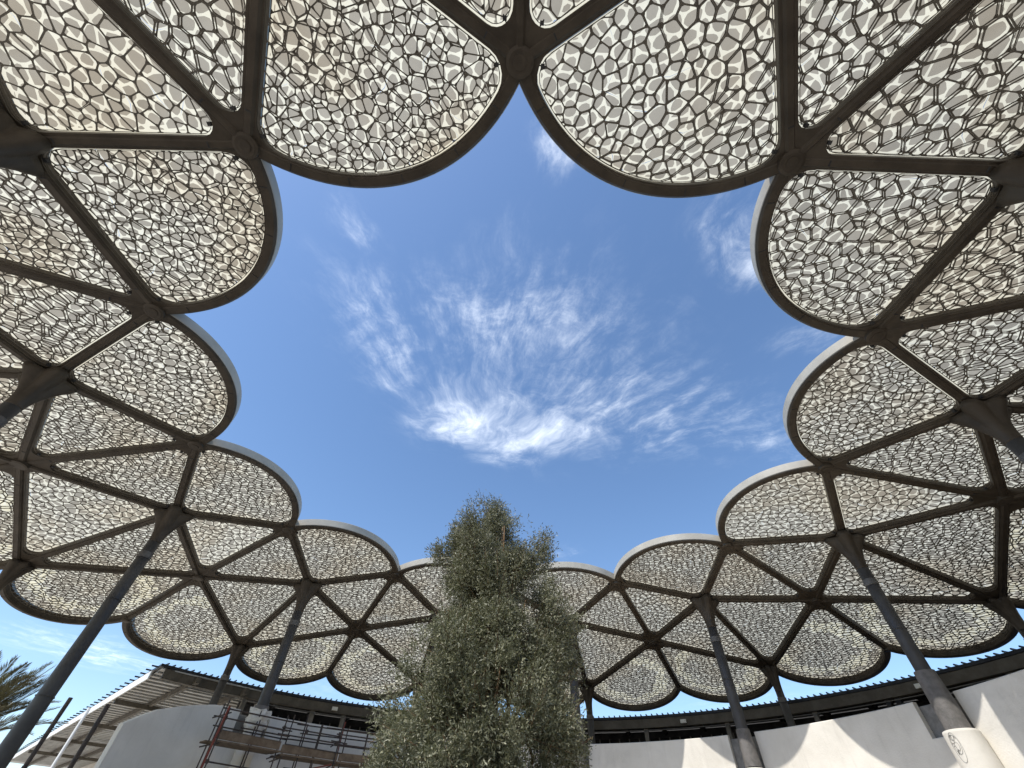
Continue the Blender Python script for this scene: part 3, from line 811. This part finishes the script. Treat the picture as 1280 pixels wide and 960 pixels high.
# edge channel, conduit, posts, windows
mb = MB(); ringbox(mb, ROOF_R+.03, ROOF_R+.10, RZ-.44, RZ-.115, D0, 141.2, 3.0); ch = mb.build('edge_channel', M['channel'], bld)
mb = MB(); ringbox(mb, ROOF_R+.0, ROOF_R+.20, RZ-.47, RZ-.443, D0, 141.2, 3.0); mb.build('channel_flange', M['channel'], ch)
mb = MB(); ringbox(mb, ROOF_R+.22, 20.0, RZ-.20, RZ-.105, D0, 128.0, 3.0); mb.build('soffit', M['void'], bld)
d = -46
while d < 128:      # radial rafters under the eaves
    a = Vector((*pol(ROOF_R+.25, d), RZ-.30)); b = Vector((*pol(19.9, d), RZ-.30)); mb = MB(); mb.bar(off(a), off(b), .12, .19); mb.build('rafter', M['void'], bld); d += 5.5
mb = MB(); pts = [off((*pol(17.6, d), 6.27)) for d in np.arange(D0, 139, 2.0)]; mb.tube(pts, .018, 6); mb.build('conduit', M['collar'], bld)
for d in (119.5, 114.8, 103, 90.5, 79, 66.1, 54, 42, 33.0, 31.9, 20, 8, -4, 129.5):
    c = pol(18.0, d); mb = MB(); a = math.radians(d); dr = Vector((math.cos(a), math.sin(a), 0))
    mb.obox(off((*c, 3.2)), dr*.11, Vector((-dr.y, dr.x, 0))*.09, Vector((0, 0, 3.2))); mb.build('post', M['concrete'] if d not in (33.0, 31.9) else M['void'], bld)
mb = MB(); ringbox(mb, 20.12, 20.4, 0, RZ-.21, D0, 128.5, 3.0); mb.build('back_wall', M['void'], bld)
win = None
nwin = 118
for k in range(nwin):
    d = D0+2+k*1.48
    a = math.radians(d); c = Vector((*pol(20.02, d), 5.35))
    dr = Vector((math.cos(a), math.sin(a), 0)); tg = Vector((-dr.y, dr.x, 0))
    mb = MB(); mb.obox((0, 0, 0), dr*.015, tg*.225, Vector((0, 0, 1.0)))
    w_ = mb.build('window_pane', M['glass'], bld, loc=off(c))
    mb = MB(); mb.obox((0, 0, 0), dr*.035, tg*.03, Vector((0, 0, 1.02)))
    p = pol(20.0, d+.74); mb.build('mullion', M['wrap'], bld, loc=off((*p, 5.35)))
for (d, lb) in ((60.0, 'small white floodlight on the roof edge just right of the tree'), (28.5, 'small white floodlight on the roof edge beside the big sleeved column'), (116.6, 'small white floodlight on the roof edge above the scaffold')):
    a = math.radians(d); dr = Vector((math.cos(a), math.sin(a), 0)); tg = Vector((-dr.y, dr.x, 0)); c = Vector((*pol(ROOF_R-.12, d), RZ-.33))
    root = tag(empty('floodlight', c), lb, 'floodlight', 'floodlights on the roof edge')
    mb = MB(); mb.obox((0, 0, 0), tg*.13, dr*.05, Vector((0, 0, .07))); mb.build('housing', M['lampwhite'], root)
    mb = MB(); mb.bar((0, 0, 0), (dr.x*.14, dr.y*.14, .03), .03, .03); mb.build('bracket', M['deck'], root)

# white post and dark props at the left
def prop(name, x, y, z0, z1, r, mat, label, cat, grp=None, sleeve=True):
    root = tag(empty(name, (x, y, 0)), label, cat, grp)
    mb = MB(); mb.tube([(0, 0, z0), (0, 0, z1)], r, 12); mb.build('outer_tube' if sleeve else 'shaft', M[mat], root, smooth=False)
    if sleeve:
        zz = z0+(z1-z0)*.66
        mb = MB(); lathe([(r*1.15, zz-.16), (r*1.7, zz-.13), (r*1.7, zz+.02), (r*1.2, zz+.05), (r*1.2, zz+.16)], 14, (0, 0, 0), mb); mb.build('screw_collar', M['steelrust'], root)
        mb = MB(); mb.bar((-.13, 0, zz+.08), (.13, .03, zz+.08), .02, .02); mb.build('pin', M['steelrust'], root)
    return root
prop('scaffold_prop', -10.05, 12.46, 0, 4.0, .045, 'steelrust', 'dark upright steel prop nearest the palm, its tip against the sky', 'prop', 'dark steel props at left')
prop('scaffold_prop', -10.40, 14.25, 0, 4.24, .055, 'steelrust', 'dark upright steel prop under the ribbed overhang, right of the white post', 'prop', 'dark steel props at left')
pw_ = A0+EDIR*5.0
prop('roof_post', -21.25, 27.95, 0, 6.6, .075, 'whitetrim', 'slim white round post holding the white edge of the overhang', 'post', None, False)

# ------------------------------------------------------------------ scaffold in front of the left wall
scf = tag(empty('scaffold', (CX, CY, 0)), 'rusty tube scaffold with plank decks standing against the shaded left wall', 'scaffold')
def sp(r, d, z): return off((*pol(r, d), z))
std = [(11.15, 134.8, 4.9, 0), (10.3, 136.2, 4.5, 0), (10.3, 116.1, 4.8, .01), (11.15, 115.0, 4.95, 0), (10.3, 107.6, 4.8, 0), (11.15, 106.8, 4.9, 0), (10.3, 125.0, 4.66, 0), (11.2, 123.2, 4.85, -.01), (10.25, 142.2, 4.62, 0), (11.15, 140.6, 4.98, 0), (11.1, 141.4, 4.85, .01), (10.3, 131.6, 4.75, 0), (11.2, 129.2, 4.95, .02), (11.1, 126.6, 5.02, 0), (10.3, 127.4, 4.6, -.01), (10.25, 121.3, 4.95, .01), (11.15, 119.6, 5.0, 0), (10.3, 119.9, 4.7, 0), (11.2, 110.5, 5.0, 0), (10.3, 112.0, 4.7, 0)]
for (r, d, zt, ln) in std:
    mb = MB(); a = Vector(sp(r, d, 0)); b = Vector(sp(r, d, zt)); b.x += ln*4; mb.tube([a, b], .021, 8); mb.build('standard', M['redsteel'] if (d, r) in ((119.6, 11.15),) else M['steelrust'], scf)
for (d0, d1, r, zz) in [(142.6, 130.8, 10.3, 4.38), (142.2, 131.4, 10.3, 4.10), (142, 131, 10.3, 4.60), (142.5, 131, 10.3, 3.40), (132, 120.8, 10.3, 4.44), (132.4, 121, 10.3, 4.27), (130.6, 119.5, 10.3, 4.05), (131, 120.5, 10.3, 3.35),
                        (121.8, 108, 10.3, 4.50), (121.5, 110, 10.3, 4.24), (122.5, 119.4, 10.3, 4.31), (121, 108, 10.3, 3.42), (141, 126, 11.15, 4.75), (128, 108, 11.15, 4.72), (128, 109, 11.15, 3.6), (141.5, 129, 11.15, 4.30), (130, 108, 11.15, 4.30), (124, 106, 10.3, 4.62), (139, 130.2, 10.3, 4.24), (142, 128.5, 11.15, 4.52), (127, 106, 11.15, 4.50), (142.5, 120, 10.3, 3.12), (122, 106, 10.3, 3.15)]:
    mb = MB(); mb.tube([sp(r, d0, zz), sp(r, d1, zz+random.uniform(-.03, .03))], .019, 8); mb.build('ledger', M['steelrust'], scf)
for (d, zz) in [(142, 3.80), (131.2, 3.78), (130.6, 3.72), (121, 3.75), (112, 3.75), (142, 4.5), (121.2, 4.3)]:
    mb = MB(); mb.tube([sp(10.15, d, zz), sp(11.35, d-.4, zz)], .02, 8); mb.build('transom', M['steelrust'], scf)
mb = MB(); mb.tube([sp(10.1, 143.2, 2.9), sp(10.25, 142.4, 4.66)], .032, 8); mb.build('brace', M['redsteel'], scf)
mb = MB(); mb.tube([sp(10.2, 130.5, 3.3), sp(10.2, 121.5, 3.72)], .02, 8); mb.build('brace', M['redsteel'], scf)
for (d0, d1, zz) in [(142.4, 131.3, 3.86), (130.9, 120.6, 3.80), (120.4, 108.5, 3.80)]:
    for kk in range(4):
        r = 10.36+kk*.225; a = Vector(sp(r, d0+random.uniform(-.4, .4), zz+.003*kk)); b = Vector(sp(r, d1+random.uniform(-.4, .4), zz+.003*kk))
        mb = MB(); mb.bar(a, b, .21, .04); mb.build('plank', M['wood'], scf)
    mb = MB(); mb.bar(sp(10.30, d0, zz+.14), sp(10.30, d1, zz+.14), .03, .20); mb.build('toe_board', M['wood'], scf)
for (r, d, zz) in [(10.28, 142.2, 4.38), (10.28, 142.2, 4.1), (10.3, 131.6, 4.38), (10.3, 131.6, 4.44), (10.25, 121.3, 4.27), (10.25, 121.3, 4.5), (10.3, 119.9, 4.24), (10.28, 142.2, 3.4), (10.3, 131.6, 3.35), (10.3, 127.4, 4.44)]:
    mb = MB(); mb.obox(sp(r-.01, d, zz), (.035, 0, 0), (0, .035, 0), (0, 0, .045)); mb.build('coupler', M['steelrust'], scf)

# ------------------------------------------------------------------ ground
mb = MB(); NG = 64
vs = [(0, 0, 0)]; fs = []
rad = [6, 14, 25, 60, 160, 500, 2000]
for r in rad:
    for k in range(NG): vs.append((r*math.cos(2*PI*k/NG), r*math.sin(2*PI*k/NG)+9.8, 0))
vs[0] = (0, 9.8, 0)
fs += [(0, 1+k, 1+(k+1) % NG) for k in range(NG)]
for q in range(len(rad)-1):
    fs += [(1+q*NG+k, 1+(q+1)*NG+k, 1+(q+1)*NG+(k+1) % NG, 1+q*NG+(k+1) % NG) for k in range(NG)]
mb.add(vs, fs); tag(mb.build('ground', M['ground']), kind='structure')
mb = MB(); n = 40
mb.add([(0, 9.8, .05)]+[(2.6*math.cos(2*PI*k/n)*(1+.03*math.sin(5*k)), 9.8+2.6*math.sin(2*PI*k/n), .02) for k in range(n)], [(0, 1+k, 1+(k+1) % n) for k in range(n)])
tag(mb.build('soil', M['soil']), kind='structure')

# ------------------------------------------------------------------ olive tree
tree = tag(empty('olive_tree', (0, 9.8, 0)), 'tall bushy grey-green olive tree in the middle of the court, narrow at the top', 'tree')
TX, TY = 0.0, 9.8
rt_ = random.Random(3)
# crown silhouette: z -> centre x, radius
prof = [(1.15, -.25, .95), (1.9, -.22, 1.40), (2.8, -.18, 1.60), (3.9, -.14, 1.60), (4.7, -.06, 1.52), (5.3, -.08, 1.30), (5.8, -.12, 1.12), (6.4, -.22, .98), (7.0, -.42, .90), (7.4, -.46, .88), (7.7, -.50, .70), (7.92, -.55, .32)]
prof = [(z_*.975, c_, r_*.93) for z_, c_, r_ in prof]
def crown(zz):
    for a, b in zip(prof, prof[1:]):
        if a[0] <= zz <= b[0]:
            t = (zz-a[0])/(b[0]-a[0]); return a[1]+(b[1]-a[1])*t, a[2]+(b[2]-a[2])*t
    return prof[-1][1], .1
def limb(p0, p1, r0, r1, mb, wob=.12, n=7):
    pts = []; rs = []
    for k in range(n+1):
        t = k/n; p = Vector(p0).lerp(Vector(p1), t); w = wob*math.sin(PI*t)
        p += Vector((noise.noise(Vector((p0[0]*3, t*3, 1.3))), noise.noise(Vector((t*3, p1[1]*3, 5.1))), 0))*w*2
        pts.append(p); rs.append(r0+(r1-r0)*t)
    mb.tube(pts, rs, 8)
    return pts
mb = MB(); tops = []
trunk_pts = limb((0, 0, -.1), (-.12, -.05, 1.9), .27, .17, mb, .10)
limb((.22, .1, -.1), (.30, .1, 2.1), .17, .12, mb, .12); limb((-.28, .05, -.1), (-.55, .0, 2.2), .14, .09, mb, .12)
mb.build('trunk', M['bark'], tree, smooth=True)
starts = [(-.12, -.05, 1.85), (.30, .1, 2.0), (-.55, 0, 2.1)]
limbs = []
for k in range(26):
    s0 = starts[k % 3]; zz = rt_.uniform(2.6, 7.4); cx_, r_ = crown(zz); a = rt_.uniform(0, 2*PI); rr = r_*rt_.uniform(.25, .8)
    e = (cx_+rr*math.cos(a), rr*math.sin(a), zz)
    mb = MB(); pts = limb(s0, e, .05, .010, mb, .25, 9); limbs.append(pts)
    mb.build('limb', M['bark'], tree, smooth=True)
# foliage: leafy twigs scattered through the crown volume
def crown_dir(n): 
    v = rng.normal(size=(n, 3)); return v/np.linalg.norm(v, axis=1, keepdims=True)
LV = []; 
centers = []
tries = 0
while len(centers) < 6000 and tries < 200000:
    tries += 1
    zz = rt_.uniform(1.13, 7.72); cx_, r_ = crown(zz)
    if rt_.random() > (r_/1.9)**1.2+.12: continue
    a = rt_.uniform(0, 2*PI)
    lump = 1+.20*noise.noise(Vector((math.cos(a)*1.1, math.sin(a)*1.1, zz*.9)))*2+.10*noise.noise(Vector((math.cos(a)*3, math.sin(a)*3, zz*2.4)))*2
    q = rt_.random()**.42
    x = cx_+r_*lump*q*math.cos(a); y = r_*lump*q*math.sin(a)
    if noise.noise(Vector((x*1.15, y*1.15, zz*1.0+4))) < -.20: continue
    if noise.noise(Vector((x*2.3+9, y*2.3, zz*2.0))) < -.06: continue          # holes between the boughs
    if ((zz-5.6)/.55)**2+((x-.30)/.40)**2 < 1 and y < .05 and rt_.random() < .93: continue       # deep hollow on the near side
    centers.append((x, y, zz, q))
# side shoot at upper right, gap between it and the leader
for k in range(60):
    t = rt_.random(); centers.append((.70+.22*t+rt_.gauss(0, .10), rt_.gauss(0, .15), 6.1+.95*t+rt_.gauss(0, .05), 1))
for k in range(26):
    t = rt_.random(); centers.append((-1.25-.35*t, rt_.gauss(0, .1), 6.35+.2*t, 1))
for k in range(60):
    a = rt_.uniform(0, 2*PI); centers.append((-1.72-.2*rt_.random(), rt_.gauss(0, .4), rt_.uniform(2.3, 3.6), 1))
cen = np.array(centers)
NL = 58
allv = []; 
nC = len(cen)
# twig axis: outward and upward with some droop lower down
ax = np.stack([cen[:, 0]+.1, cen[:, 1], 1.1+rng.normal(0, .35, nC)], 1)+rng.normal(0, .45, (nC, 3))
low = cen[:, 2] < 3.2; ax[low, 2] -= 1.0
ax /= np.linalg.norm(ax, axis=1, keepdims=True)
t = rng.random((nC, NL))
tw = rng.normal(0, .30, (nC, NL//6+1, 3))                      # several sub-twigs per cluster
sub = (np.arange(NL)//6)[None, :].repeat(nC, 0)
twv = np.take_along_axis(tw, sub[:, :, None].repeat(3, 2), 1)
dirs = ax[:, None, :]+twv*1.5; dirs /= np.linalg.norm(dirs, axis=2, keepdims=True)
pos = cen[:, None, :3]+twv*.17+dirs*(t[:, :, None]*.30)+rng.normal(0, .012, (nC, NL, 3))
ld = dirs*.7+rng.normal(0, .62, (nC, NL, 3)); ld /= np.linalg.norm(ld, axis=2, keepdims=True)
rnd3 = rng.normal(0, 1, (nC, NL, 3)); sd_ = np.cross(ld, rnd3); sd_ /= np.linalg.norm(sd_, axis=2, keepdims=True)
ln = rng.uniform(.045, .085, (nC, NL, 1)); wd = ln*rng.uniform(.12, .17, (nC, NL, 1))
v0 = pos; v1 = pos+ld*ln*.5+sd_*wd; v2 = pos+ld*ln; v3 = pos+ld*ln*.5-sd_*wd
V = np.stack([v0, v1, v2, v3], 2).reshape(-1, 3)
keep = V.reshape(-1, 4, 3)[:, 0, 2] > .9; V = V.reshape(-1, 4, 3)[keep].reshape(-1, 3)
nq = len(V)//4
def quads_obj(name, V, mat, parent):
    nq = len(V)//4; me = bpy.data.meshes.new(name); me.vertices.add(nq*4); me.vertices.foreach_set('co', V.astype(np.float32).ravel())
    me.loops.add(nq*4); me.loops.foreach_set('vertex_index', np.arange(nq*4, dtype=np.int32)); me.polygons.add(nq)
    me.polygons.foreach_set('loop_start', np.arange(0, nq*4, 4, dtype=np.int32)); me.materials.append(mat); me.update(calc_edges=True); me.validate()
    o = bpy.data.objects.new(name, me); COL.objects.link(o); o.parent = parent; return o
tag(quads_obj('crown', V, M['olive_leaf'], tree), kind='stuff')
# thin twigs
mb = MB()
for k in range(0, nC, 5):
    a = Vector(cen[k, :3]); b = a+Vector(ax[k])*.42; mb.tube([a-Vector(ax[k])*.25, a, b], [.008, .006, .003], 3, False)
tag(mb.build('twigs', M['bark'], tree), kind='stuff')

# ------------------------------------------------------------------ palm
PX, PY, PZ = -17.6, 18.0, 3.65
palm = tag(empty('palm_tree', (PX, PY, 0)), 'date palm with feathery dry-tipped fronds at the lower left edge of the picture', 'palm')
mb = MB(); pts = []; rr = []
for k in range(14): pts.append((0, 0, PZ*k/13)); rr.append(.26+.03*(k % 2)-.004*k)
mb.tube(pts, rr, 14); mb.build('trunk', M['palmbark'], palm)
rp = random.Random(21)
def frond(az, el, L, droop):
    mb = MB(); pts = []; d = Vector((math.cos(az)*math.cos(el), math.sin(az)*math.cos(el), math.sin(el))); p = Vector((0, 0, PZ)); n = 22
    pts = [p.copy()]
    for k in range(n):
        d = (d+Vector((0, 0, -droop*(.3+1.2*k/n)/n))).normalized(); p = p+d*(L/n); pts.append(p.copy())
    mb.tube(pts, [.028-.022*k/n for k in range(n+1)], 5)
    m_ = 74
    for k in range(m_):
        t = .14+.86*k/m_; q = t*n; i0 = min(int(q), n-1); pp = pts[i0].lerp(pts[i0+1], q-i0); dd = (pts[i0+1]-pts[i0]).normalized()
        side = dd.cross(Vector((0, 0, 1))).normalized(); u_ = side.cross(dd)
        for s_ in (-1, 1):
            ll = (.52*math.sin(PI*min(1, t*.86+.12))+.10)*rp.uniform(.85, 1.1)
            ld_ = (dd*(.85+.5*t)+side*s_*(.85)+u_*rp.uniform(.0, .55)).normalized(); w = u_.cross(ld_).normalized()*.013
            a = pp; c_ = pp+ld_*ll-Vector((0, 0, .05*ll)); mid = pp+ld_*ll*.5
            mb.add([a-w*.4, mid-w, c_, mid+w], [(0, 1, 2, 3)])
    mb.build('frond', M['palm_leaf'], palm)
for k in range(34):
    frond(rp.uniform(0, 2*PI), rp.uniform(.5, 1.5), rp.uniform(2.2, 2.9), rp.uniform(.5, 1.3))
frond(math.atan2(.62, .78), 1.02, 2.9, .15); frond(math.atan2(.62, .78), .92, 3.0, .1); frond(math.atan2(.5, .78), 1.15, 2.7, .1); frond(math.atan2(.7, .6), 1.1, 2.9, .12); frond(math.atan2(.7, .7), .62, 2.7, .2); frond(math.atan2(.3, .95), 1.15, 2.8, .4)
frond(math.atan2(.45, .9), .50, 3.0, .55); frond(math.atan2(.6, .8), 1.0, 2.9, .3)

sc.render.engine = 'CYCLES'
sc.cycles.max_bounces = 6; sc.cycles.diffuse_bounces = 4; sc.cycles.transparent_max_bounces = 4
